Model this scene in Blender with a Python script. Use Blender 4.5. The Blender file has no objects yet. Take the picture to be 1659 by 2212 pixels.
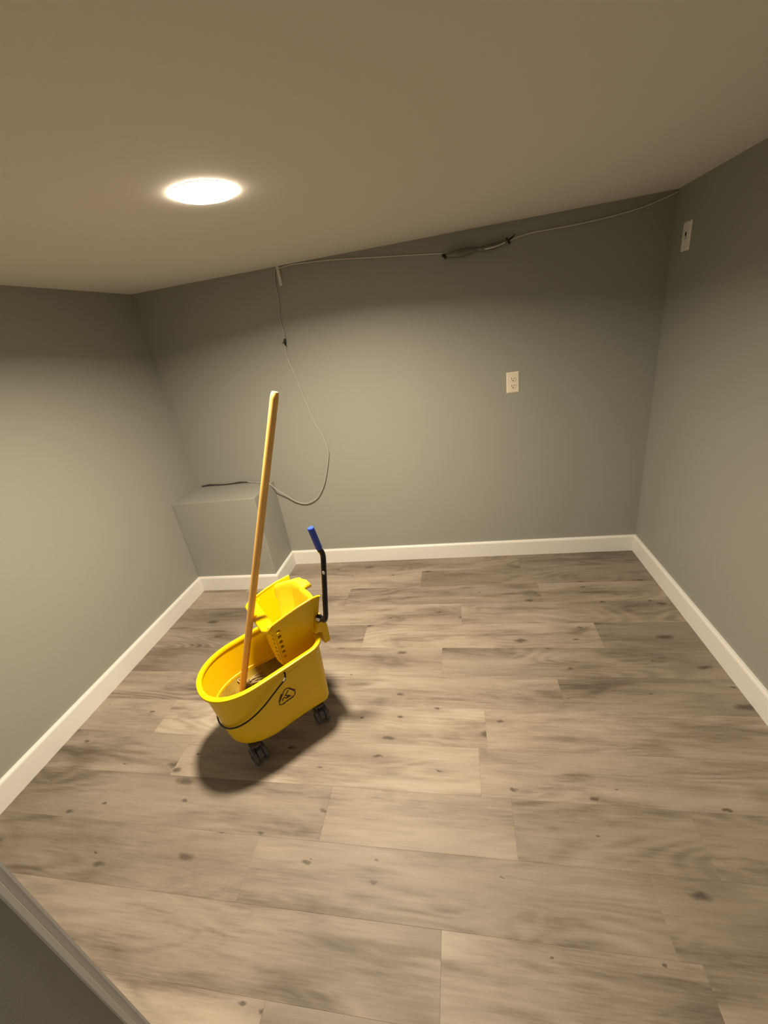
import bpy, bmesh, math, random
from mathutils import Vector, Matrix
random.seed(7)
S = bpy.context.scene
COL = S.collection

# ------------------------------------------------------------------ camera, world, exposure
FPX, RX, RY, RZ = 885.9, -0.4162, 0.1519, 0.2136
cd = bpy.data.cameras.new('camera')
cd.sensor_fit = 'HORIZONTAL'; cd.sensor_width = 36.0; cd.lens = 36.0 * FPX / 1659.0
cd.clip_start = 0.02
cam = bpy.data.objects.new('camera', cd); COL.objects.link(cam)
rot = Matrix.Rotation(RZ, 3, 'Z') @ Matrix.Rotation(RX, 3, 'X') @ Matrix.Rotation(RY, 3, 'Y')
cam.matrix_world = Matrix.Translation((1.8568, -2.4909, 1.5)) @ (rot @ Matrix.Rotation(math.pi / 2, 3, 'X')).to_4x4()
S.camera = cam
wd = bpy.data.worlds.new('world'); S.world = wd; wd.use_nodes = True
wd.node_tree.nodes['Background'].inputs[0].default_value = (0.02, 0.018, 0.015, 1)
wd.node_tree.nodes['Background'].inputs[1].default_value = 0.3
S.view_settings.view_transform = 'Standard'; S.view_settings.look = 'None'
S.view_settings.exposure = 0.0; S.view_settings.gamma = 1.0
S.view_settings.use_curve_mapping = False
LAMP_WATTS = 53.0                      # downlight output
DIFFUSER_GLOW = 62.0                   # what the diffuser scatters sideways
LAMP_COLOR = (1.0, 0.84, 0.62)
# weak unseen fill lamp added behind the viewer to lift the dark wall end
hl = bpy.data.lights.new('hall_fill_light', 'AREA'); hl.shape = 'DISK'; hl.size = .16; hl.energy = 2.8; hl.color = (1.0, .88, .78)
ho = bpy.data.objects.new('hall_fill_light', hl); COL.objects.link(ho); ho.location = (2.1, -3.0, 1.885)

W, H, YH = 2.90, 1.89, -3.6            # room width, ceiling height, end of the hallway

# ------------------------------------------------------------------ materials
class NT:
    def __init__(s, name):
        s.m = bpy.data.materials.new(name); s.m.use_nodes = True
        s.t = s.m.node_tree; s.b = s.t.nodes['Principled BSDF']
    def n(s, typ, **kw):
        x = s.t.nodes.new(typ)
        for k, v in kw.items(): setattr(x, k, v)
        return x
    def l(s, a, b): s.t.links.new(a, b)
    def val(s, sock, v):
        if hasattr(v, 'is_linked'): s.l(v, sock)
        else: sock.default_value = v
    def math(s, op, a, b=0.0, clamp=False):
        x = s.n('ShaderNodeMath', operation=op, use_clamp=clamp); s.val(x.inputs[0], a); s.val(x.inputs[1], b); return x.outputs[0]
    def mix(s, f, a, b, mode='MIX'):
        x = s.n('ShaderNodeMix', data_type='RGBA', blend_type=mode)
        s.val(x.inputs[0], f); s.val(x.inputs[6], a); s.val(x.inputs[7], b); return x.outputs[2]
    def noise(s, vec, scale, detail=3, rough=.5, dist=0):
        x = s.n('ShaderNodeTexNoise'); x.inputs['Scale'].default_value = scale; x.inputs['Detail'].default_value = detail
        x.inputs['Roughness'].default_value = rough; x.inputs['Distortion'].default_value = dist
        if vec is not None: s.l(vec, x.inputs['Vector'])
        return x.outputs[0]
    def ramp(s, f, *stops):
        x = s.n('ShaderNodeValToRGB'); e = x.color_ramp.elements
        while len(e) < len(stops): e.new(.5)
        for i, (p, c) in enumerate(stops):
            e[i].position = p; e[i].color = (c, c, c, 1) if isinstance(c, (int, float)) else (*c, 1)
        s.l(f, x.inputs[0]); return x.outputs[0]
    def mapv(s, vec, scale, loc=None):
        x = s.n('ShaderNodeMapping'); x.inputs['Scale'].default_value = scale; s.l(vec, x.inputs[0])
        if loc is not None: s.val(x.inputs['Location'], loc)
        return x.outputs[0]
    def bump(s, h, strength=.1, dist=.01):
        x = s.n('ShaderNodeBump'); x.inputs['Strength'].default_value = strength; x.inputs['Distance'].default_value = dist
        s.l(h, x.inputs['Height']); s.l(x.outputs[0], s.b.inputs['Normal'])
    def coords(s, which='Object'):
        return s.n('ShaderNodeTexCoord').outputs[which]
    def set(s, col=None, rough=None, spec=None, metal=None):
        if col is not None: s.val(s.b.inputs['Base Color'], (*col, 1) if isinstance(col, tuple) else col)
        if rough is not None: s.val(s.b.inputs['Roughness'], rough)
        if spec is not None: s.b.inputs['Specular IOR Level'].default_value = spec
        if metal is not None: s.b.inputs['Metallic'].default_value = metal
        return s

def paint(name, col, rough, spec, bscale=260, bstr=.12, var=.05):
    t = NT(name); v = t.coords()
    n1 = t.noise(v, 2.3, 4); n2 = t.noise(v, 55, 3)
    f = t.math('ADD', t.math('MULTIPLY', n1, .7), t.math('MULTIPLY', n2, .3))
    c = t.mix(f, tuple(x * (1 - var) for x in col) + (1,), tuple(x * (1 + var) for x in col) + (1,))
    t.set(c, rough, spec); t.bump(t.noise(v, bscale, 2), bstr, .002)
    return t.m

def plain(name, col, rough, spec=.5, metal=0.0, bscale=None, bstr=.1, var=.06, vscale=25):
    t = NT(name); v = t.coords(); n = t.noise(v, vscale, 3)
    c = t.mix(n, tuple(x * (1 - var) for x in col) + (1,), tuple(min(1, x * (1 + var)) for x in col) + (1,))
    t.set(c, rough, spec, metal)
    if bscale: t.bump(t.noise(v, bscale, 2), bstr, .001)
    return t.m

M = {}
M['wall'] = paint('wall_paint', (.305, .310, .281), .55, .35)
M['ceiling'] = paint('ceiling_paint', (.72, .70, .66), .8, .15, 230, .10, .03)
M['white'] = paint('trim_paint', (.77, .76, .73), .4, .4, 90, .05, .03)
M['yellow'] = plain('yellow_plastic', (.80, .52, .0), .40, .35, var=.04, bscale=300, bstr=.03)
M['yellow_scuffed'] = plain('scuffed_yellow_plastic', (.84, .60, .015), .5, .4, var=.12, vscale=60)
M['black_tube'] = plain('black_enamel', (.006, .006, .007), .35, .4)
M['wire'] = plain('dark_bail_wire', (.012, .008, .007), .3, .4, .3)
M['blue'] = plain('blue_rubber_grip', (.03, .075, .56), .42, .5, bscale=500, bstr=.3)
M['rubber'] = plain('grey_caster_rubber', (.07, .07, .072), .35, .5)
M['dark_metal'] = plain('dark_caster_metal', (.10, .10, .10), .4, .5, .6)
M['chrome'] = plain('chrome', (.8, .8, .78), .15, .5, 1.0)
M['symbol'] = plain('dark_brown_print', (.045, .018, .006), .5, .3)
M['almond'] = plain('almond_plastic', (.76, .70, .57), .35, .5, var=.02)
M['slot'] = plain('dark_slot', (.02, .015, .012), .7, .2)
M['cable'] = plain('painted_cable', (.40, .39, .365), .5, .4)
M['cable_pale'] = plain('pale_cable', (.62, .60, .55), .45, .4)
M['tape'] = plain('silver_grey_tape', (.16, .165, .16), .3, .5, .3, bscale=90, bstr=.6, var=.35)
M['tie'] = plain('dark_tie', (.012, .010, .009), .5, .3)
M['shade_line'] = plain('dark_shade_line', (.055, .048, .040), .6, .3)
M['yarn'] = plain('wet_mop_yarn', (.34, .26, .13), .7, .2, var=.3, vscale=120)

def make_wood():
    t = NT('handle_wood'); v = t.coords()
    g = t.noise(t.mapv(v, (90, 90, 4)), 1.0, 4, .6); g2 = t.noise(t.mapv(v, (30, 30, 1.6)), 1.0, 3)
    f = t.math('ADD', t.math('MULTIPLY', g, .6), t.math('MULTIPLY', g2, .5))
    t.set(t.ramp(f, (.35, (.56, .29, .075)), (.6, (.80, .47, .135)), (.8, (.84, .53, .19))), .42, .4)
    return t.m
M['wood'] = make_wood()

def make_plank():
    t = NT('vinyl_plank'); o = t.coords()
    info = t.n('ShaderNodeObjectInfo'); rnd = info.outputs['Random']
    off = t.n('ShaderNodeCombineXYZ')
    t.l(t.math('MULTIPLY', rnd, 37.0), off.inputs[0]); t.l(t.math('MULTIPLY', rnd, 91.0), off.inputs[1]); t.l(t.math('MULTIPLY', rnd, 13.0), off.inputs[2])
    add = t.n('ShaderNodeVectorMath', operation='ADD'); t.l(o, add.inputs[0]); t.l(off.outputs[0], add.inputs[1]); v = add.outputs[0]
    broad = t.noise(t.mapv(v, (1.3, 8, 1)), 1.0, 5, .55, .5)       # long soft bands
    fine = t.noise(t.mapv(v, (11, 190, 1)), 1.0, 4, .65, .4)       # short fine pores
    mid = t.noise(t.mapv(v, (3.2, 42, 1)), 1.0, 4, .6, .9)         # streaks
    # cathedral figure: contour lines of a stretched, slowly varying field
    fld = t.noise(t.mapv(v, (1.1, 5.0, 1)), 1.0, 1.4, .45, .3)
    ln = t.math('SINE', t.math('MULTIPLY', fld, 105.0))
    figm = t.ramp(t.noise(t.mapv(v, (1.7, 4.5, 1)), 1.0, 2), (.47, 0.0), (.64, 1.0))
    fig = t.math('MULTIPLY', ln, figm)
    smoke = t.ramp(t.noise(t.mapv(v, (2.1, 9.5, 1)), 1.0, 4, .6, .8), (.52, 0.0), (.72, 1.0))
    s = t.math('ADD', t.math('MULTIPLY', broad, .64), t.math('MULTIPLY', mid, .24))
    s = t.math('ADD', s, t.math('MULTIPLY', fine, .26))
    s = t.math('ADD', s, t.math('MULTIPLY', fig, .055))
    s = t.math('SUBTRACT', s, t.math('MULTIPLY', smoke, .16))
    base = t.ramp(s, (.33, (.135, .106, .084)), (.46, (.250, .203, .162)), (.56, (.345, .288, .232)), (.72, (.455, .388, .318)))
    tone = t.math('ADD', .60, t.math('MULTIPLY', rnd, .31))
    c = t.n('ShaderNodeVectorMath', operation='SCALE'); t.l(base, c.inputs[0]); t.l(tone, c.inputs['Scale'])
    # knots: stretched cells, most of them masked off
    def knots(sx, sy, size, keep, seed):
        vo = t.n('ShaderNodeTexVoronoi', feature='F1', voronoi_dimensions='2D'); vo.inputs['Scale'].default_value = 1.0; vo.inputs['Randomness'].default_value = 1.0
        wob = t.n('ShaderNodeVectorMath', operation='MULTIPLY_ADD')
        nn = t.n('ShaderNodeTexNoise'); nn.inputs['Scale'].default_value = 34; t.l(v, nn.inputs['Vector'])
        t.l(nn.outputs['Color'], wob.inputs[0]); wob.inputs[1].default_value = (.036, .018, 0); t.l(v, wob.inputs[2])
        t.l(t.mapv(wob.outputs[0], (sx, sy, 1), (seed, seed * 2, 0)), vo.inputs['Vector'])
        sep = t.n('ShaderNodeSeparateColor'); t.l(vo.outputs['Color'], sep.inputs[0])
        k = t.math('LESS_THAN', sep.outputs[0], keep)
        sz = t.math('MULTIPLY', size, t.math('ADD', .45, t.math('MULTIPLY', sep.outputs[1], .9)))
        d = t.math('DIVIDE', vo.outputs['Distance'], sz)
        core = t.math('SUBTRACT', 1.0, d, True)
        halo = t.math('MULTIPLY', t.math('SUBTRACT', 1.0, t.math('MULTIPLY', d, .13), True), .8)
        return t.math('MULTIPLY', core, k), t.math('MULTIPLY', halo, k)
    c1, h1 = knots(2.3, 6.2, .090, .44, 3.1)
    c2, h2 = knots(3.1, 7.3, .045, .50, 7.7)
    k = t.math('ADD', t.math('MULTIPLY', c1, 1.6), t.math('MULTIPLY', c2, 1.8), True)
    hal = t.math('MULTIPLY', t.math('MULTIPLY', h1, h1), t.math('MULTIPLY', 1.5, mid), True)
    col = t.mix(t.math('MULTIPLY', hal, .9, True), c.outputs[0], (.17, .135, .105, 1))
    col = t.mix(t.math('MULTIPLY', k, .75, True), col, (.055, .042, .030, 1))
    t.set(col, t.math('ADD', .46, t.math('MULTIPLY', fine, .14)), .32)
    t.bump(t.math('ADD', fine, mid), .12, .0008)
    return t.m
M['plank'] = make_plank()
M['subfloor'] = plain('floor_underlay', (.10, .085, .07), .8)

def make_water():
    t = NT('dirty_water'); v = t.coords(); n = t.noise(v, 14, 4)
    t.set(t.ramp(n, (.3, (.13, .085, .008)), (.7, (.26, .185, .03))), .05, .5)
    t.bump(t.noise(v, 22, 2), .15, .004)
    return t.m
M['water'] = make_water()

def make_emit():
    t = NT('lamp_diffuser'); t.set((.9, .9, .88), .5)
    t.b.inputs['Emission Color'].default_value = (*LAMP_COLOR, 1); t.b.inputs['Emission Strength'].default_value = DIFFUSER_GLOW
    return t.m
M['diffuser'] = make_emit()

# ------------------------------------------------------------------ helpers
def obj(name, bm, mat, parent=None, smooth=False, loc=(0, 0, 0), mat2=None):
    me = bpy.data.meshes.new(name)
    bmesh.ops.recalc_face_normals(bm, faces=bm.faces)
    bm.to_mesh(me); bm.free()
    me.materials.append(M[mat])
    if mat2: me.materials.append(M[mat2])
    if smooth:
        for p in me.polygons: p.use_smooth = True
        if hasattr(me, 'set_sharp_from_angle'): me.set_sharp_from_angle(angle=math.radians(38))
    o = bpy.data.objects.new(name, me); COL.objects.link(o); o.location = loc
    if parent: o.parent = parent
    return o
def tag(o, label, cat, group=None, kind=None):
    o['label'] = label; o['category'] = cat
    if group: o['group'] = group
    if kind: o['kind'] = kind
    return o
def empty(name, loc=(0, 0, 0), rz=0.0):
    o = bpy.data.objects.new(name, None); COL.objects.link(o); o.location = loc; o.rotation_euler = (0, 0, rz)
    o.empty_display_size = .05
    return o
def box(bm, a, b, bev=0.0, seg=2):
    lo = [min(x, y) for x, y in zip(a, b)]; hi = [max(x, y) for x, y in zip(a, b)]
    vs = [bm.verts.new((x, y, z)) for z in (lo[2], hi[2]) for y in (lo[1], hi[1]) for x in (lo[0], hi[0])]
    fs = [(0, 2, 3, 1), (4, 5, 7, 6), (0, 1, 5, 4), (2, 6, 7, 3), (0, 4, 6, 2), (1, 3, 7, 5)]
    faces = [bm.faces.new([vs[i] for i in f]) for f in fs]
    if bev:
        ed = {e for f in faces for e in f.edges}
        bmesh.ops.bevel(bm, geom=list(ed), offset=bev, segments=seg, affect='EDGES', profile=.6)
    return bm
def B(*args, **kw): return box(bmesh.new(), *args, **kw)
def structure(name, bm, mat, label=None, parent=None, cat=None):
    o = obj(name, bm, mat, parent); 
    if not parent: tag(o, label, cat, kind='structure')
    return o
def smooth_path(pts, sub=6):
    P = [Vector(p) for p in pts]; out = []
    for i in range(len(P) - 1):
        p0, p1, p2, p3 = P[max(i - 1, 0)], P[i], P[i + 1], P[min(i + 2, len(P) - 1)]
        for k in range(sub):
            t = k / sub
            out.append(.5 * ((2 * p1) + (p2 - p0) * t + (2 * p0 - 5 * p1 + 4 * p2 - p3) * t * t + (3 * p1 - p0 - 3 * p2 + p3) * t ** 3))
    out.append(P[-1]); return out
def tube(bm, path, r, n=10, cap=True):
    path = [Vector(p) for p in path]; rings = []; up = None
    for i, p in enumerate(path):
        d = (path[min(i + 1, len(path) - 1)] - path[max(i - 1, 0)]).normalized()
        if up is None: up = d.orthogonal().normalized()
        up = (up - d * up.dot(d)).normalized(); s = d.cross(up)
        rr = r[i] if isinstance(r, (list, tuple)) else r
        rings.append([bm.verts.new(p + (up * math.cos(a) + s * math.sin(a)) * rr) for a in [2 * math.pi * k / n for k in range(n)]])
    for a, b in zip(rings, rings[1:]):
        for k in range(n): bm.faces.new((a[k], a[(k + 1) % n], b[(k + 1) % n], b[k]))
    if cap: bm.faces.new(rings[0][::-1]); bm.faces.new(rings[-1])
    return bm
def lathe(bm, prof, n=48, closed=False):
    rings = []
    for r, z in prof:
        rings.append([bm.verts.new((r * math.cos(2 * math.pi * k / n), r * math.sin(2 * math.pi * k / n), z)) for k in range(n)] if r > 1e-6 else [bm.verts.new((0, 0, z))])
    pairs = list(zip(rings, rings[1:])) + ([(rings[-1], rings[0])] if closed else [])
    for a, b in pairs:
        for k in range(n):
            k2 = (k + 1) % n
            if len(a) == 1: bm.faces.new((a[0], b[k], b[k2]))
            elif len(b) == 1: bm.faces.new((a[k], a[k2], b[0]))
            else: bm.faces.new((a[k], a[k2], b[k2], b[k]))
    return bm
def grid(bm, f, nu, nv, skip=()):
    vs = [[bm.verts.new(f(i, j)) for j in range(nv + 1)] for i in range(nu + 1)]
    for i in range(nu):
        for j in range(nv):
            if (i, j) not in skip: bm.faces.new((vs[i][j], vs[i + 1][j], vs[i + 1][j + 1], vs[i][j + 1]))
    return vs
def solidify(o, th, offset=0.0, bevel=0.0):
    m = o.modifiers.new('thickness', 'SOLIDIFY'); m.thickness = th; m.offset = offset
    if bevel:
        b = o.modifiers.new('edge', 'BEVEL'); b.width = bevel; b.segments = 2; b.limit_method = 'ANGLE'
    return o
lerp = lambda a, b, t: a + (b - a) * t

# ------------------------------------------------------------------ room shell
T = .1
XJ, YJ = 1.19, -2.2665                    # the corner of the opening where the hallway wall ends
structure('wall_back', B((-T, 0, -T), (W + T, T, H + T)), 'wall', 'grey painted back wall with the outlet', cat='wall')
structure('wall_left', B((-T, YJ, -T), (0, 0, H + T)), 'wall', 'grey painted left wall beside the mop bucket', cat='wall')
structure('wall_right', B((W, YH, -T), (W + T, 0, H + T)), 'wall', 'grey painted right wall with the light switch', cat='wall')
structure('wall_front', B((-T, YH, -T), (XJ, YJ, H + T)), 'wall', 'grey hallway wall ending in a pale trim, lower left corner', cat='wall')
structure('wall_hall', B((XJ, YH - T, -T), (W, YH, H + T)), 'wall', 'grey painted hallway end wall behind the viewer', cat='wall')
structure('ceiling', B((-T, YH - T, H), (W + T, T, H + T)), 'ceiling', 'off-white lightly textured ceiling', cat='ceiling')
floor = structure('floor', B((-T, YH - T, -T), (W + T, T, -.0085)), 'subfloor', 'grey-brown wood-look vinyl plank floor', cat='floor')

# planks: each one a child of the floor, laid along the back wall
PW, PL, Y0 = .178, 1.22, -.883
joints = {-7: [1.283], -6: [1.722, 2.35], -5: [1.105, 2.30], -4: [1.315, 1.947, 2.482], -3: [.63, 1.85], -2: [.42, 1.883], -1: [1.09, 2.207],
          0: [.72, 1.70], 1: [1.277, 2.46], 2: [.55, 1.80], 3: [1.10, 2.25], 4: [.35, 1.55]}
rows = sorted(range(-8, 6))
for r in rows:
    ytop = min(Y0 + r * PW, -.001); ybot = max(Y0 + (r - 1) * PW, YJ - .06)
    if ytop - ybot < .01: continue
    js = joints.get(r, [random.uniform(.3, 1.1)])
    xs = [.001] + sorted(js)
    while xs[-1] + PL < W - .15: xs.append(xs[-1] + PL)
    xs.append(W - .001)
    g = .0001
    for a, b in zip(xs, xs[1:]):
        cx, cy = (a + b) / 2, (ytop + ybot) / 2
        bm = bmesh.new(); hx, hy = (b - a) / 2 - g, (ytop - ybot) / 2 - g; c = .0006
        lo = [bm.verts.new((sx * hx, sy * hy, -.008)) for sx, sy in ((-1, -1), (1, -1), (1, 1), (-1, 1))]
        mi = [bm.verts.new((sx * hx, sy * hy, -.0002)) for sx, sy in ((-1, -1), (1, -1), (1, 1), (-1, 1))]
        up = [bm.verts.new((sx * (hx - c), sy * (hy - c), 0)) for sx, sy in ((-1, -1), (1, -1), (1, 1), (-1, 1))]
        for A_, B_ in ((lo, mi), (mi, up)):
            for k in range(4): bm.faces.new((A_[k], A_[(k + 1) % 4], B_[(k + 1) % 4], B_[k]))
        bm.faces.new(up); bm.faces.new(lo[::-1])
        obj('plank', bm, 'plank', floor, loc=(cx, cy, 0))
# the plank floor runs on into the hallway behind the camera
obj('hallway_boards', B((XJ, YH, -.008), (W, YJ - .062, 0)), 'plank', floor)

# boxed-in duct in the far left corner
BW, BD, BH = .5823, .3075, .6625
bm = B((0, -BD, 0), (BW, 0, BH), bev=.004)
structure('wall_boxed_corner', bm, 'wall', 'low grey painted boxed-in duct in the far left corner', cat='boxing')

# baseboards: profile swept along a straight run, mitred by length
BB, BT = .1076, .0155
def baseboard(name, p, q, nrm, label, m0=0, m1=0):
    p, q, nrm = Vector(p), Vector(q), Vector(nrm); d = (q - p).normalized()
    prof = [(0, 0), (BT, 0), (BT, BB - .012), (BT - .002, BB - .006), (BT - .006, BB - .001), (0, BB)]
    bm = bmesh.new(); A_, B_ = [], []
    for o_, z in prof:
        A_.append(bm.verts.new(p + nrm * o_ + d * (m0 * o_) + Vector((0, 0, z))))
        B_.append(bm.verts.new(q + nrm * o_ - d * (m1 * o_) + Vector((0, 0, z))))
    n = len(prof)
    for k in range(n): bm.faces.new((A_[k], A_[(k + 1) % n], B_[(k + 1) % n], B_[k]))
    bm.faces.new(A_); bm.faces.new(B_[::-1])
    structure(name, bm, 'white', label, cat='baseboard')
baseboard('baseboard_right', (W, 0, 0), (W, YH, 0), (-1, 0, 0), 'white baseboard along the right wall', 1, 0)
baseboard('baseboard_back', (BW, 0, 0), (W, 0, 0), (0, -1, 0), 'white baseboard along the back wall', 1, 1)
baseboard('baseboard_box_side', (BW, -BD, 0), (BW, 0, 0), (1, 0, 0), 'short white baseboard on the side of the boxed-in duct', -1, 1)
baseboard('baseboard_box_front', (0, -BD, 0), (BW, -BD, 0), (0, -1, 0), 'white baseboard across the front of the boxed-in duct', 1, -1)
baseboard('baseboard_left', (0, YJ, 0), (0, -BD, 0), (1, 0, 0), 'white baseboard along the left wall', 0, 1)

# pale trim on the end of the hallway wall (lower left of the view): stepped profile, full height
bm = bmesh.new()
prof = [(0, 0), (.0005, .0), (.003, -.0006), (.003, -.004), (.0008, -.0055), (.0008, -.0115), (.0025, -.0135), (.0025, -.0205), (0, -.0225)]
A_ = [bm.verts.new((XJ + x, YJ + .001 + y, 0)) for x, y in prof]; B_ = [bm.verts.new((XJ + x, YJ + .001 + y, H)) for x, y in prof]
for k in range(len(prof)): bm.faces.new((A_[k], A_[(k + 1) % len(prof)], B_[(k + 1) % len(prof)], B_[k]))
bm.faces.new(A_); bm.faces.new(B_[::-1])
structure('trim_1', bm, 'white', 'narrow pale corner trim on the end of the hallway wall', cat='trim')

# ------------------------------------------------------------------ ceiling lamp
lamp = tag(empty('ceiling_light', (1.238, -1.243, H)), 'round white flush ceiling light, switched on', 'ceiling light')
obj('trim_ring', lathe(bmesh.new(), [(.078, 0), (.078, -.0012), (.0835, -.0012), (.0845, 0)], 64, True), 'white', lamp, True)
obj('diffuser', lathe(bmesh.new(), [(.0815, -.0012), (.0815, -.0042), (.0805, -.0055), (.078, -.0062), (.04, -.0066), (0, -.0068)], 64), 'diffuser', lamp, True)
ad = bpy.data.lights.new('downlight', 'AREA'); ad.shape = 'DISK'; ad.size = .160; ad.energy = LAMP_WATTS; ad.color = LAMP_COLOR; ad.spread = math.radians(157)
dl = bpy.data.objects.new('downlight', ad); COL.objects.link(dl); dl.parent = lamp; dl.location = (0, 0, -.0074)

# ------------------------------------------------------------------ mop bucket (local frame: u back, v left/far, z up)
UX, UY, TH = .8467, -1.5209, .7599
def frame(name): return empty(name, (UX, UY, 0), TH)
NS, NA, NR = 26, 7, 5
def outline(u0, L, W0, Wr, a, r, dip=0.0, n=2.2):
    """closed outline as a list of (u, v); near side first, front to rear, then back along the far side"""
    side = []
    for i in range(NS + 1):
        t = (i / NS)
        u = (t ** 2.0) * (L - r) if t < .5 else lerp(.25 * (L - r), L - r, (t - .5) * 2)
        s = max(0.0, (u - a) / (L - a))
        w = W0 * (max(0.0, 1 - abs(1 - u / a) ** n)) ** (1 / n) if u < a else W0 + (Wr - W0) * s ** 1.5
        if u > a: w -= dip * math.sin(math.pi * min(1, s / (1 - r / (L - a))))
        side.append((u0 + u, w))
    wend = side[-1][1]
    for i in range(1, NA + 1):
        an = math.pi / 2 * i / NA
        side.append((u0 + L - r + r * math.sin(an), wend - r + r * math.cos(an)))
    for i in range(1, NR + 1): side.append((u0 + L, (wend - r) * (1 - i / NR)))
    return [(u, -v) for u, v in side] + [(u, v) for u, v in side[-2:0:-1]]
RIM = dict(u0=0, L=.470, W0=.163, Wr=.160, a=.184, r=.070)
BASE = dict(u0=.046, L=.402, W0=.125, Wr=.113, a=.165, r=.035)
def off(P, d): return dict(u0=P['u0'] + d, L=P['L'] - 2 * d, W0=P['W0'] - d, Wr=P['Wr'] - d, a=P['a'] - d, r=max(.004, P['r'] - d))
def mixP(A_, B_, t): return {k: lerp(A_[k], B_[k], t) for k in A_}
def rimz(u): s = max(0, min(1, u / .465)); return .391 + .04 * s + .002 * s * s
ZB = .106
def level(t, inset=0.0):
    """outline of the wall at height fraction t (0 base, 1 under the rim)"""
    P = off(mixP(BASE, off(RIM, .012), t ** .85), inset)
    o = outline(dip=.006 * (1 - t), **P)
    return [Vector((u, v, lerp(ZB, rimz(u) - .004, t))) for u, v in o]
def loops(bm, Ls, close=True):
    R_ = [[bm.verts.new(p) for p in L_] for L_ in Ls]; n = len(R_[0])
    for a, b in (list(zip(R_, R_[1:])) + ([(R_[-1], R_[0])] if close else [])):
        for k in range(n): bm.faces.new((a[k], a[(k + 1) % n], b[(k + 1) % n], b[k]))
    return R_
def cap(bm, ring):
    n = len(ring); h = n // 2
    # ring is symmetric: bridge near and far sides with quads
    for i in range(h):
        a, b, c, d = ring[i], ring[i + 1], ring[(n - i - 1) % n], ring[(n - i) % n]
        q = []
        for x in (a, b, c, d):
            if x not in q: q.append(x)
        if len(q) >= 3: bm.faces.new(q)

bucket = tag(frame('mop_bucket'), 'yellow plastic wheeled mop bucket with a thin dark bail', 'mop bucket')
bm = bmesh.new()
ts = [0, .02, .06, .15, .3, .5, .7, .85, 1]
outer = []
for t in ts: outer.append(level(t, .012 if t == 0 else (.004 if t == .02 else 0)))
inner = [level(t, .004) for t in (1, .85, .7, .53)] + [level(t, .0075) for t in (.525, .5, .3, .15, .06)]
fl = [Vector((p.x, p.y, .118)) for p in level(.05, .0145)]
R_ = loops(bm, outer + inner + [fl], False)
cap(bm, R_[0]); cap(bm, R_[-1])
obj('body', bm, 'yellow', bucket, True)
# rim: flat rolled flange swept round the outline
bm = bmesh.new(); Ls = []
for d, dz in [(.0135, -.014), (.005, -.0145), (.001, -.012), (0, -.007), (.001, -.002), (.004, 0), (.013, .0005), (.0185, -.001), (.0205, -.005), (.0205, -.012), (.0155, -.014)]:
    Ls.append([Vector((u, v, rimz(u) + dz)) for u, v in outline(**off(RIM, d))])
loops(bm, Ls, True)
obj('rim', bm, 'yellow', bucket, True)
# bail
kz = .65; up_, zp_ = .285, .378
pts = [(up_ + .002, -.147, zp_ + .012), (up_, -.156, zp_ + .010), (up_ - .004, -.162, zp_)]
ell = [(.2 + .173 * math.sin(a), .164 * math.cos(a)) for a in [math.radians(x) for x in range(12, -181, -8)]]
path = []
for i in range(0, 41):
    a = math.pi * i / 40
    u = .2 - .1745 * math.sin(a); v = -.164 * math.cos(a)
    path.append((u, v, zp_ - kz * (up_ - u)))
full = [(up_ + .002, -.147, zp_ + .014), (up_ + .001, -.158, zp_ + .012), (up_ - .006, -.1625, zp_ - .006), (up_ - .03, -.164, zp_ - kz * .03)] + path + [(up_ - .03, .164, zp_ - kz * .03), (up_ - .006, .1625, zp_ - .006), (up_ + .001, .158, zp_ + .012), (up_ + .002, .147, zp_ + .014)]
bail = obj('bail_handle', tube(bmesh.new(), smooth_path(full, 2), .0032, 8), 'wire', bucket, True)
for sgn in (-1, 1):
    bm = tube(bmesh.new(), [(up_ - .003, sgn * .1615, zp_ + .001), (up_ - .014, sgn * .163, zp_ - .012)], .0033, 10)
    o = obj('bail_ferrule', bm, 'white', bail, True); o['label'] = 'sleeve on the wire, its highlight painted white'  # white colour stands in for the sleeve's bright highlight
# rivet below the rim and moulded ridge line
def wall_v(u, z):
    t = max(0, min(1, (z - ZB) / (rimz(u) - .004 - ZB))); L_ = level(t); best = None
    for p, q in zip(L_[:NS + NA], L_[1:NS + NA + 1]):
        if p.x <= u <= q.x: best = lerp(p.y, q.y, (u - p.x) / max(1e-6, q.x - p.x)); break
    return best if best is not None else L_[NS].y
for sgn in (-1, 1):
    z_ = .392; u_ = .432; bm = bmesh.new()
    bmesh.ops.create_uvsphere(bm, u_segments=12, v_segments=8, radius=.0042)
    o = obj('rivet', bm, 'chrome', bucket, True, loc=(u_, sgn * -wall_v(u_, z_), z_))
def on_wall(u, z, h=.0012): return Vector((u, wall_v(u, z) - h, z))
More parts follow.
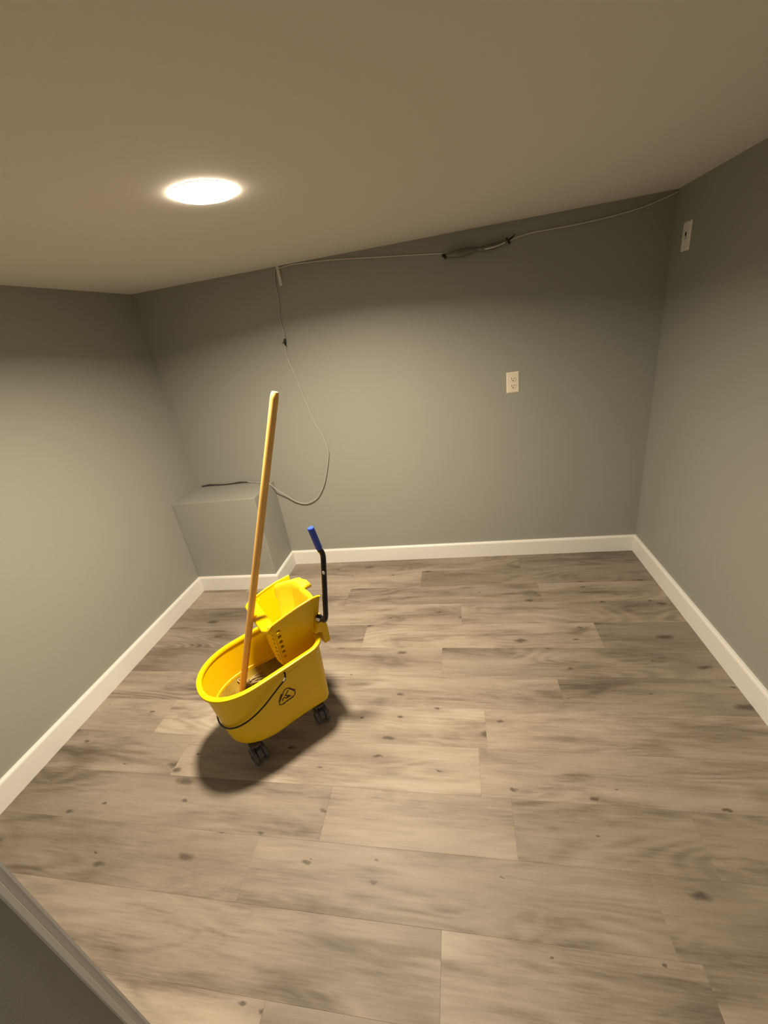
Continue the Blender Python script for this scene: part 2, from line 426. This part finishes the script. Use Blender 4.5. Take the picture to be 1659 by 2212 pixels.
# moulded caution symbol: triangle outline, lettering bars, slipping figure
sym = bmesh.new()
def stroke(bm, pts, w, closed=False):
    pts = [Vector((p[0], p[1])) for p in pts]; n = len(pts); L_, R2 = [], []
    for i in range(n):
        a = pts[(i - 1) % n] if (closed or i) else pts[i]; b = pts[(i + 1) % n] if (closed or i < n - 1) else pts[i]
        d = (b - a).normalized(); nn = Vector((-d.y, d.x)) * w / 2
        L_.append(pts[i] + nn); R2.append(pts[i] - nn)
    rows_ = [[bm.verts.new(on_wall(p.x, p.y, .0014)) for p in L_], [bm.verts.new(on_wall(p.x, p.y, .0014)) for p in R2],
             [bm.verts.new(on_wall(p.x, p.y, -.0006)) for p in R2], [bm.verts.new(on_wall(p.x, p.y, -.0006)) for p in L_]]
    for k in range(n if closed else n - 1):
        for j in range(4):
            bm.faces.new((rows_[j][k], rows_[j][(k + 1) % n], rows_[(j + 1) % 4][(k + 1) % n], rows_[(j + 1) % 4][k]))
    if not closed:
        bm.faces.new([rows_[j][0] for j in range(4)]); bm.faces.new([rows_[j][-1] for j in range(4)][::-1])
SYM = [(True, 0.0032, [(0.287, 0.305), (0.278, 0.308), (0.27, 0.307), (0.264, 0.3), (0.256, 0.287), (0.246, 0.273), (0.239, 0.261), (0.237, 0.253), (0.239, 0.247), (0.245, 0.244), (0.253, 0.244), (0.264, 0.246), (0.28, 0.247), (0.295, 0.249), (0.304, 0.255), (0.306, 0.261), (0.306, 0.27), (0.3, 0.283), (0.293, 0.296)]), (False, 0.0062, [(0.287, 0.302), (0.293, 0.295), (0.298, 0.287), (0.303, 0.279), (0.308, 0.275)]), (False, 0.006, [(0.255, 0.296), (0.25, 0.286), (0.244, 0.275)]), (False, 0.005, [(0.244, 0.275), (0.238, 0.267)]), (False, 0.0058, [(0.296, 0.248), (0.287, 0.247), (0.278, 0.246)]), (False, 0.005, [(0.274, 0.246), (0.266, 0.245)]), (False, 0.005, [(0.259, 0.244), (0.251, 0.242)]), (False, 0.0036, [(0.283, 0.295), (0.277, 0.288), (0.269, 0.279), (0.265, 0.282)]), (False, 0.0045, [(0.269, 0.279), (0.274, 0.269), (0.28, 0.271)]), (False, 0.006, [(0.278, 0.269), (0.283, 0.261), (0.276, 0.261), (0.27, 0.263)]), (False, 0.0034, [(0.251, 0.261), (0.256, 0.268), (0.262, 0.273), (0.266, 0.263), (0.272, 0.261)]), (False, 0.003, [(0.283, 0.262), (0.288, 0.257)])]
for closed, w, pts in SYM: stroke(sym, pts, w, closed)
obj('caution_symbol', sym, 'symbol', bucket)['label'] = 'dark brown caution emblem of a slipping figure in a rounded triangle'
bm = bmesh.new(); stroke(bm, [(.298 + .0125 * i, .3775 + .0015 * i) for i in range(5)], .0016); 
obj('raised_ridge', bm, 'yellow_scuffed', bucket)
# casters: fork and hood, two wheels each
def caster(u, v, yaw):
    bm = bmesh.new()
    lathe(bm, [(0, .106), (.026, .106), (.026, .101), (.014, .098), (.010, .088), (.010, .078), (0, .078)], 20)
    # hood: an arched saddle between the wheels
    P_ = [(math.cos(a) * .030, math.sin(a) * .030 + .039) for a in [math.radians(x) for x in range(-5, 186, 19)]]
    A_ = [bm.verts.new((-.010, y, z)) for y, z in P_] + [bm.verts.new((-.010, 0, .030))]
    B_ = [bm.verts.new((.010, y, z)) for y, z in P_] + [bm.verts.new((.010, 0, .030))]
    n = len(A_)
    for k in range(n): bm.faces.new((A_[k], A_[(k + 1) % n], B_[(k + 1) % n], B_[k]))
    bm.faces.new(A_[::-1]); bm.faces.new(B_)
    tube(bm, [(-.033, 0, .0375), (.033, 0, .0375)], .006, 10)
    c = obj('caster', bm, 'dark_metal', bucket, True, loc=(u, v, 0)); c.rotation_euler = (0, 0, yaw)
    for s in (-1, 1):
        b2 = lathe(bmesh.new(), [(0, -.004), (.012, -.006), (.016, -.003), (.030, -.005), (.0345, -.0075), (.037, -.005), (.0375, 0), (.037, .005), (.0345, .0075), (.030, .005), (.016, .003), (.012, .006), (0, .004)], 28)
        w = obj('wheel', b2, 'rubber', c, True, loc=(s * .021, 0, .0375)); w.rotation_euler = (0, math.pi / 2, 0)
for u, v, yaw in ((.113, -.090, .12), (.392, -.092, -.15), (.113, .088, -.3), (.392, .092, .4)): caster(u, v, yaw)

# dirty water inside the bucket
bm = bmesh.new(); tw = .50
def ring_at(z, ins):
    t = (z - ZB) / (.40 - ZB)
    for _ in range(3): pass
    return [Vector((p.x, p.y, z)) for p in level(t, ins)]
top = ring_at(.25, .0096); bot = ring_at(.1195, .020)
R_ = loops(bm, [bot, ring_at(.18, .0115), top], False); cap(bm, R_[0]); cap(bm, R_[-1])
wat = frame('bucket_water'); wo = obj('dirty_water', bm, 'water', None, False, loc=(UX, UY, 0)); wo.rotation_euler = (0, 0, TH)
bpy.data.objects.remove(wat)
tag(wo, 'murky olive-brown water standing inside the yellow mop bucket', 'water', kind='stuff')

# ------------------------------------------------------------------ wringer
wr = tag(frame('mop_wringer'), 'yellow plastic wringer with black lever, set on the rear of the bucket', 'mop wringer')
def ztop(u):
    K = [(.26, .572), (.30, .579), (.35, .592), (.407, .604), (.47, .611), (.495, .608), (.51, .600)]
    for (a, za), (b, zb) in zip(K, K[1:]):
        if u <= b: return lerp(za, zb, (u - a) / (b - a))
    return K[-1][1]
ZW = .342
def side(sgn):
    bm = bmesh.new()
    scol = [0, .04, .13, .2, .32, .45, .58, .70, .80, .88, .94, 1]
    trow = [0, .12] + [.12 + .78 * k / 13 for k in range(1, 14)] + [.95, 1]
    def f(i, j):
        t = trow[j]; s = scol[i]
        u = lerp(lerp(.314, .300, t), lerp(.452, .503 if sgn < 0 else .470, t), s)
        z = lerp(ZW, ztop(u), t)
        v = lerp(.055, .1105, t ** .9) + .004 * math.sin(math.pi * s)
        return (u, sgn * v, z)
    skip = {(1, j) for j in range(2, 14) if j % 2 == 0}
    grid(bm, f, len(scol) - 1, len(trow) - 1, skip)
    # liner added behind the slots to shut out light so they look dark
    def g_(i, j):
        u, v, z = f(1 if i < 2 else 2, j + 1); return (u, v - sgn * (.012 if i in (1, 2) else 0), z)
    grid(bm, g_, 3, len(trow) - 3)
    return bm
bm = bmesh.new()
basket = solidify(obj('basket', side(-1), 'yellow', wr, False), .004, 0)
solidify(obj('side_panel', side(1), 'yellow', wr, False), .004, 0)
basket.name = 'side_panel'
bm = bmesh.new()
trow = [0, .08] + [.08 + .84 * k / 17 for k in range(1, 18)] + [1]
vcol = [-1, -.90, -.72, -.4, 0, .4, .72, .90, 1]
def ff(i, j):
    t = trow[j]; return (lerp(.312, .299, t) - .012 * math.sin(math.pi * (.25 + .75 * t)) * (1 - vcol[i] ** 2), vcol[i] * lerp(.055, .1105, t ** .9), lerp(ZW, .578, t))
for c0 in (1, 6):  # same added light-blocking liner behind the front slots
    grid(bm, lambda i, j: (lambda p: (p[0] + (.010 if i in (1, 2) else 0), p[1], p[2]))(ff(c0 + (i > 1), j + 1)), 3, len(trow) - 3)
grid(bm, ff, len(vcol) - 1, len(trow) - 1, {(c, j) for c in (1, 6) for j in range(2, 17) if j % 2 == 0})
solidify(obj('front_panel', bm, 'yellow', wr), .004, 0)
# bottom plate of the basket
bm = bmesh.new(); vs = [bm.verts.new(p) for p in ((.312, -.055, ZW), (.452, -.055, ZW - .03), (.452, .055, ZW - .03), (.312, .055, ZW))]; bm.faces.new(vs)
solidify(obj('basket_floor', bm, 'yellow', wr), .004, 0)
# lip with the notch the mop handle rests in
bm = bmesh.new()
vl = [-.118, -.112, -.10, -.07, -.035, -.0135, -.010, -.006, -.001, .003, .008, .012, .016, .0195, .030, .05, .07, .10, .112, .118]
def fl_(i, j):
    v = vl[i]; e = max(0, (abs(v) - .098) / .020)
    uo = .2665 + .02 * e ** 2 + .002 * (1 - (v / .118) ** 2) * -1
    dv = abs(v - .003) / .0165
    if dv < 1: uo = lerp(.284, uo, dv ** 3)
    ui = .303
    K = [(uo + .001, .556), (uo - .0015, .563), (uo, .569), (uo + .003, .5725), (lerp(uo, ui, .5), .578), (ui, .584), (ui + .003, .582), (ui + .003, .572)]
    return (K[j][0], v, K[j][1])
grid(bm, fl_, len(vl) - 1, 7)
solidify(obj('front_lip', bm, 'yellow', wr, True), .0035, 0)
# beaded top edges of the two side panels
for sgn in (-1, 1):
    bm = bmesh.new()
    us = [.285 + ((.503 if sgn < 0 else .470) - .285) * k / 24 for k in range(25)]
    tube(bm, [(u, sgn * (.1115 + .004 * math.sin(math.pi * max(0, (u - .30) / .203))), ztop(u) + .001) for u in us], .0042, 8)
    obj('top_bead', bm, 'yellow', wr, True)
# pressing plate with folds and its back-turned flange
bm = bmesh.new()
vp = [.1075, .099, .094, .080, .075, .055, .035, .020, .012, .004, -.001, -.02, -.05, -.08, -.1075]
def uface(v):
    if v > .094: return .395 + (.1075 - v) / .0135 * .035
    if v > .075: return .430 + (.094 - v) / .019 * .028
    return .458 + .014 * min(1, (.075 - v) / .05) - .003 * math.sin(v * 160)
def fp(i, j):
    v = vp[i]; u0_ = uface(v)
    fold = 1 if v > .0 else .12
    hump = .008 * max(0, math.sin(math.pi * (v + .0) / .1)) if 0 < v < .1 else 0
    K = [(u0_ - .035, ZW + .01, .52), (u0_ - .02, .44, .78), (u0_ - .006, .53, .95), (u0_ - .001, .578, 1), (u0_ + .002, .592 + hump * .6, 1), (u0_ + .007, .600 + hump, 1),
         (u0_ + .007 + .014 * fold, .603 + hump, 1), (u0_ + .007 + .034 * fold, .600 + hump * .6, 1), (u0_ + .007 + .040 * fold, .594, 1), (u0_ + .007 + .041 * fold, .585, 1)]
    u, z, k = K[j]
    if v > .075 and j > 5: u = min(u, u0_ + .012)
    return (u, v * k, z)
grid(bm, fp, len(vp) - 1, 9)
solidify(obj('press_plate', bm, 'yellow_scuffed', wr, True), .0035, 0)
# rear bracket: hangs over the bucket's back wall (slot for the rim)
bm = bmesh.new()
K = [(.462, .47), (.470, .490), (.500, .497), (.505, .47), (.504, .394), (.500, .387), (.4785, .387), (.4785, .440), (.473, .449), (.448, .452)]
A_ = [bm.verts.new((u, -.112, z)) for u, z in K]; B_ = [bm.verts.new((u, .112, z)) for u, z in K]
for k in range(len(K)): bm.faces.new((A_[k], A_[(k + 1) % len(K)], B_[(k + 1) % len(K)], B_[k]))
bm.faces.new(A_[::-1]); bm.faces.new(B_)
obj('rear_bracket', bm, 'yellow', wr)
# lever: bent black tube with a blue grip and a black bushing
lev = obj('lever', tube(bmesh.new(), smooth_path([(.487, -.100, .509), (.4885, -.122, .508), (.4925, -.136, .511), (.4990, -.140, .532), (.505, -.140, .565), (.520, -.140, .648), (.534, -.140, .727), (.5405, -.140, .762), (.5425, -.140, .782), (.540, -.140, .797), (.534, -.140, .814), (.521, -.140, .897)], 5), .0102, 14), 'black_tube', wr, True)
g0, g1 = Vector((.5345, -.140, .812)), Vector((.5205, -.140, .903)); L_ = (g1 - g0)
gp, gr = [], []
for k in range(0, 31):
    t = k / 30; gp.append(g0 + L_ * t); gr.append((.0118 + (.0007 if k % 2 else 0)) if 0 < k < 29 else (.0121 if k == 29 else .0105))
o = obj('grip', tube(bmesh.new(), gp, gr, 18), 'blue', lev, True); o['label'] = 'blue ribbed grip'
bm = tube(bmesh.new(), [(.481, -.100, .509), (.481, -.117, .509)], [.0135, .0125], 20)
bu = obj('bushing', bm, 'black_tube', wr, True); bu['label'] = 'black bushing'
o = obj('pivot_pin', tube(bmesh.new(), [(.4735, -.108, .5115), (.4735, -.1205, .5115)], [.0072, .0062], 16), 'white', bu, True); o['label'] = 'pivot pin with its glint painted white'  # white here is the pin's glint put into its colour
bm = bmesh.new(); bmesh.ops.create_uvsphere(bm, u_segments=10, v_segments=6, radius=.0050); bmesh.ops.scale(bm, vec=(1, 1, 1.7), verts=bm.verts)
obj('chipped_spot', bm, 'white', lev, True, loc=(.527, -.1485, .716))['label'] = 'small white chip in the black enamel'

# ------------------------------------------------------------------ mop
mop = tag(frame('wet_mop'), 'wooden-handled mop standing in the yellow bucket', 'mop')
a, b = Vector((.1087, .0642, .135)), Vector((.510, -.142, 1.3725))
hp = [lerp(a, b, t) for t in (0, .2, .4, .6, .8, .985, .993, 1.0)]
hr = [.0132] * 6 + [.0124, .0095]
rd = (b - a).normalized()
bm = bmesh.new(); L_ = (b - a).length
tube(bm, [(0, 0, L_ * t) for t in (0, .2, .4, .6, .8, .985, .994, 1.0)], hr, 18)
hd = obj('handle', bm, 'wood', mop, True, loc=a); hd.rotation_mode = 'QUATERNION'; hd.rotation_quaternion = rd.to_track_quat('Z', 'Y')
rng = random.Random(3)
bm = bmesh.new()
for k in range(60):
    an = rng.uniform(-1.9, 1.6); r0 = rng.uniform(.008, .022); L0 = rng.uniform(.04, .11)
    cu, cv = .150 + rng.uniform(-.004, .012), .038
    c_, s_ = math.cos(an), math.sin(an)
    zt = .238 + rng.uniform(.0, .030)
    ps = [(cu + r0 * c_, cv + r0 * s_, .20), (cu + (r0 + .010) * c_, cv + (r0 + .010) * s_, zt),
          (cu + (r0 + L0 * .5) * c_ + rng.uniform(-.012, .012), cv + (r0 + L0 * .5) * s_, zt + rng.uniform(-.012, .006)),
          (cu + (r0 + L0 * .8) * c_ + rng.uniform(-.02, .02), cv + (r0 + L0 * .8) * s_ + rng.uniform(-.01, .01), .243), (cu + (r0 + L0) * c_, cv + (r0 + L0) * s_, .21)]
    ps = [(min(max(x, .08), .30), min(max(y, -.105), .105), z) for x, y, z in ps]
    tube(bm, smooth_path(ps, 4), rng.uniform(.0018, .0028), 6)
y_ = obj('mop_yarn', bm, 'yarn', mop, True); y_['kind'] = 'stuff'; y_['label'] = 'pale wet yarn strands breaking the water'

# ------------------------------------------------------------------ outlet and switch
def bevel_plate(w, h, d, e):
    bm = bmesh.new()
    A_ = [bm.verts.new((sx * w / 2, 0, sz * h / 2)) for sx, sz in ((-1, -1), (1, -1), (1, 1), (-1, 1))]
    B_ = [bm.verts.new((sx * w / 2, -d * .4, sz * h / 2)) for sx, sz in ((-1, -1), (1, -1), (1, 1), (-1, 1))]
    C_ = [bm.verts.new((sx * (w / 2 - e), -d, sz * (h / 2 - e))) for sx, sz in ((-1, -1), (1, -1), (1, 1), (-1, 1))]
    for P_, Q_ in ((A_, B_), (B_, C_)):
        for k in range(4): bm.faces.new((P_[k], P_[(k + 1) % 4], Q_[(k + 1) % 4], Q_[k]))
    bm.faces.new(C_); bm.faces.new(A_[::-1]); return bm
out = tag(empty('wall_outlet', (2.1665, 0, 1.1243)), 'cream duplex power outlet on the back wall', 'outlet')
obj('cover_plate', bevel_plate(.070, .1143, .006, .006), 'almond', out)
for dz in (.0195, -.0195):
    bm = bmesh.new(); pr = []
    for k in range(28):
        an = 2 * math.pi * k / 28; x, z = .0172 * math.cos(an), max(-.0135, min(.0135, .0172 * math.sin(an))); pr.append((x, z))
    A_ = [bm.verts.new((x, -.0055, z)) for x, z in pr]; B_ = [bm.verts.new((x * .97, -.0085, z * .97)) for x, z in pr]
    for k in range(28): bm.faces.new((A_[k], A_[(k + 1) % 28], B_[(k + 1) % 28], B_[k]))
    bm.faces.new(B_)
    rc = obj('receptacle', bm, 'almond', out, loc=(0, 0, dz))
    for x, z, w, h in ((-.0064, .0035, .0026, .0095), (.0064, .0035, .0026, .0078)):
        obj('slot', B((x - w / 2, -.0090, z - h / 2), (x + w / 2, -.0075, z + h / 2)), 'slot', rc)
    b2 = tube(bmesh.new(), [(0, -.0075, -.0075), (0, -.0090, -.0075)], .0030, 12); obj('ground_hole', b2, 'slot', rc)
bm = tube(bmesh.new(), [(0, -.005, 0), (0, -.0072, 0)], [.0032, .0028], 12); obj('screw', bm, 'almond', out)

sw = tag(empty('light_switch', (W, -.140, 1.686), -math.pi / 2), 'white toggle light switch high on the right wall', 'light switch')
obj('cover_plate', bevel_plate(.070, .1143, .006, .006), 'white', sw)
obj('toggle_slot', B((-.0060, -.0068, -.010), (.0060, -.0058, .016)), 'slot', sw)
bm = B((-.0048, -.020, -.004), (.0048, -.004, .005), bev=.0015); o = obj('toggle', bm, 'white', sw); o.rotation_euler = (math.radians(30), 0, 0)
for dz in (.030, -.030): obj('screw', tube(bmesh.new(), [(0, -.005, dz), (0, -.0072, dz)], [.003, .0026], 10), 'white', sw)

# ------------------------------------------------------------------ cables on the back wall
y1 = -.006
drop = [(.936, -.004, 1.888), (.916, y1, 1.872), (.903, y1, 1.817), (.899, y1, 1.724), (.884, y1, 1.640), (.891, -.008, 1.551), (.882, -.008, 1.501), (.876, y1, 1.43), (.905, y1, 1.307), (.932, y1, 1.165), (.967, y1, 1.016),
        (.996, -.008, .939), (1.013, -.010, .87), (1.010, -.012, .799), (.956, -.016, .642), (.917, -.018, .572), (.878, -.018, .524), (.826, -.018, .494), (.775, -.016, .484), (.717, -.018, .504), (.662, -.03, .560), (.622, -.042, .600), (.596, -.055, .640), (.580, -.062, .664), (.565, -.064, .668),
        (.50, -.036, .667), (.44, -.016, .669), (.40, -.011, .672)]
cb = obj('wall_cable', tube(bmesh.new(), smooth_path(drop, 5), .0036, 8), 'cable', None, True)
tag(cb, 'thin grey painted cable looping down the back wall to the boxed-in duct', 'cable')
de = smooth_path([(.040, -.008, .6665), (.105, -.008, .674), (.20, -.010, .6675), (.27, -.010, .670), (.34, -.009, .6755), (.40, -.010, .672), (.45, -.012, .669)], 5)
o = obj('cable_shade_line', tube(bmesh.new(), de, [.0042] * 12 + [.0036] * 10 + [.0026] * (len(de) - 22), 8), 'shade_line', cb, True); o['label'] = 'painted dark shadow line of the cable along the duct top'  # dark tube painting the cable's shadow where duct top meets wall
bm = bmesh.new(); tube(bm, [(.889, -.006, 1.527), (.885, -.010, 1.510), (.884, -.008, 1.492)], [.006, .0085, .005], 8)
tube(bm, [(.878, -.012, 1.508), (.866, -.012, 1.504)], .0014, 5); tube(bm, [(.887, -.014, 1.498), (.896, -.014, 1.482)], .0014, 5); tube(bm, [(.888, -.010, 1.52), (.894, -.01, 1.548)], .0012, 5)
obj('cable_knot', bm, 'tie', cb, True)['label'] = 'small black tie knotted on the cable'
upper = [(.936, -.005, 1.878), (1.00, y1, 1.884), (1.071, y1, 1.882), (1.252, y1, 1.870), (1.452, y1, 1.848), (1.647, y1, 1.827), (1.824, y1, 1.807), (1.90, -.010, 1.795), (2.03, -.010, 1.793), (2.145, -.008, 1.806), (2.20, y1, 1.818), (2.267, y1, 1.825), (2.331, y1, 1.825), (2.479, y1, 1.825), (2.622, y1, 1.831), (2.76, y1, 1.845), (2.86, y1, 1.868), (2.896, -.007, 1.878)]
uc = obj('wall_cable', tube(bmesh.new(), smooth_path(upper, 5), .0024, 8), 'cable_pale', None, True)
tag(uc, 'thin pale cable running along the back wall just below the ceiling', 'cable')
def spindle(pts, rs, name):
    pp = smooth_path(pts, 4); n = len(pp); rr = []
    for i in range(n):
        t = i / (n - 1) * (len(rs) - 1); k = min(int(t), len(rs) - 2); rr.append(lerp(rs[k], rs[k + 1], t - k))
    return obj(name, tube(bmesh.new(), pp, rr, 10), 'tape', uc, True)
spindle([(1.838, -.014, 1.797), (1.87, -.022, 1.793), (1.92, -.022, 1.793), (1.975, -.018, 1.796), (2.005, -.012, 1.799)], [.004, .014, .020, .014, .005], 'tape_wrap')
spindle([(1.985, -.012, 1.797), (2.03, -.018, 1.795), (2.08, -.018, 1.797), (2.125, -.016, 1.804), (2.15, -.012, 1.809)], [.004, .012, .013, .010, .005], 'tape_wrap')
bm = bmesh.new()
tube(bm, [(1.826, -.012, 1.800), (1.842, -.016, 1.780)], [.007, .004], 6); tube(bm, [(1.835, -.018, 1.802), (1.850, -.02, 1.788)], .004, 6)
obj('tie_end', bm, 'tie', uc)
bm = bmesh.new()
tube(bm, [(2.140, -.014, 1.822), (2.158, -.016, 1.795)], [.004, .006], 6); tube(bm, [(2.148, -.016, 1.806), (2.182, -.014, 1.830)], [.005, .002], 6)
obj('tie_end', bm, 'tie', uc)
bm = bmesh.new(); tube(bm, smooth_path([(2.035, -.032, 1.789), (2.09, -.033, 1.792), (2.135, -.027, 1.802)], 4), .0035, 6)
obj('bare_strand', bm, 'cable_pale', uc, True)
# short pale cover strip where the two cables meet the ceiling
bm = B((-.0085, -.011, -.096), (.0085, 0, 0), bev=.002)
o = obj('cable_cover', bm, 'cable_pale', None, loc=(.9345, 0, H)); tag(o, 'short pale plastic cover strip over the cables under the ceiling', 'cable cover')
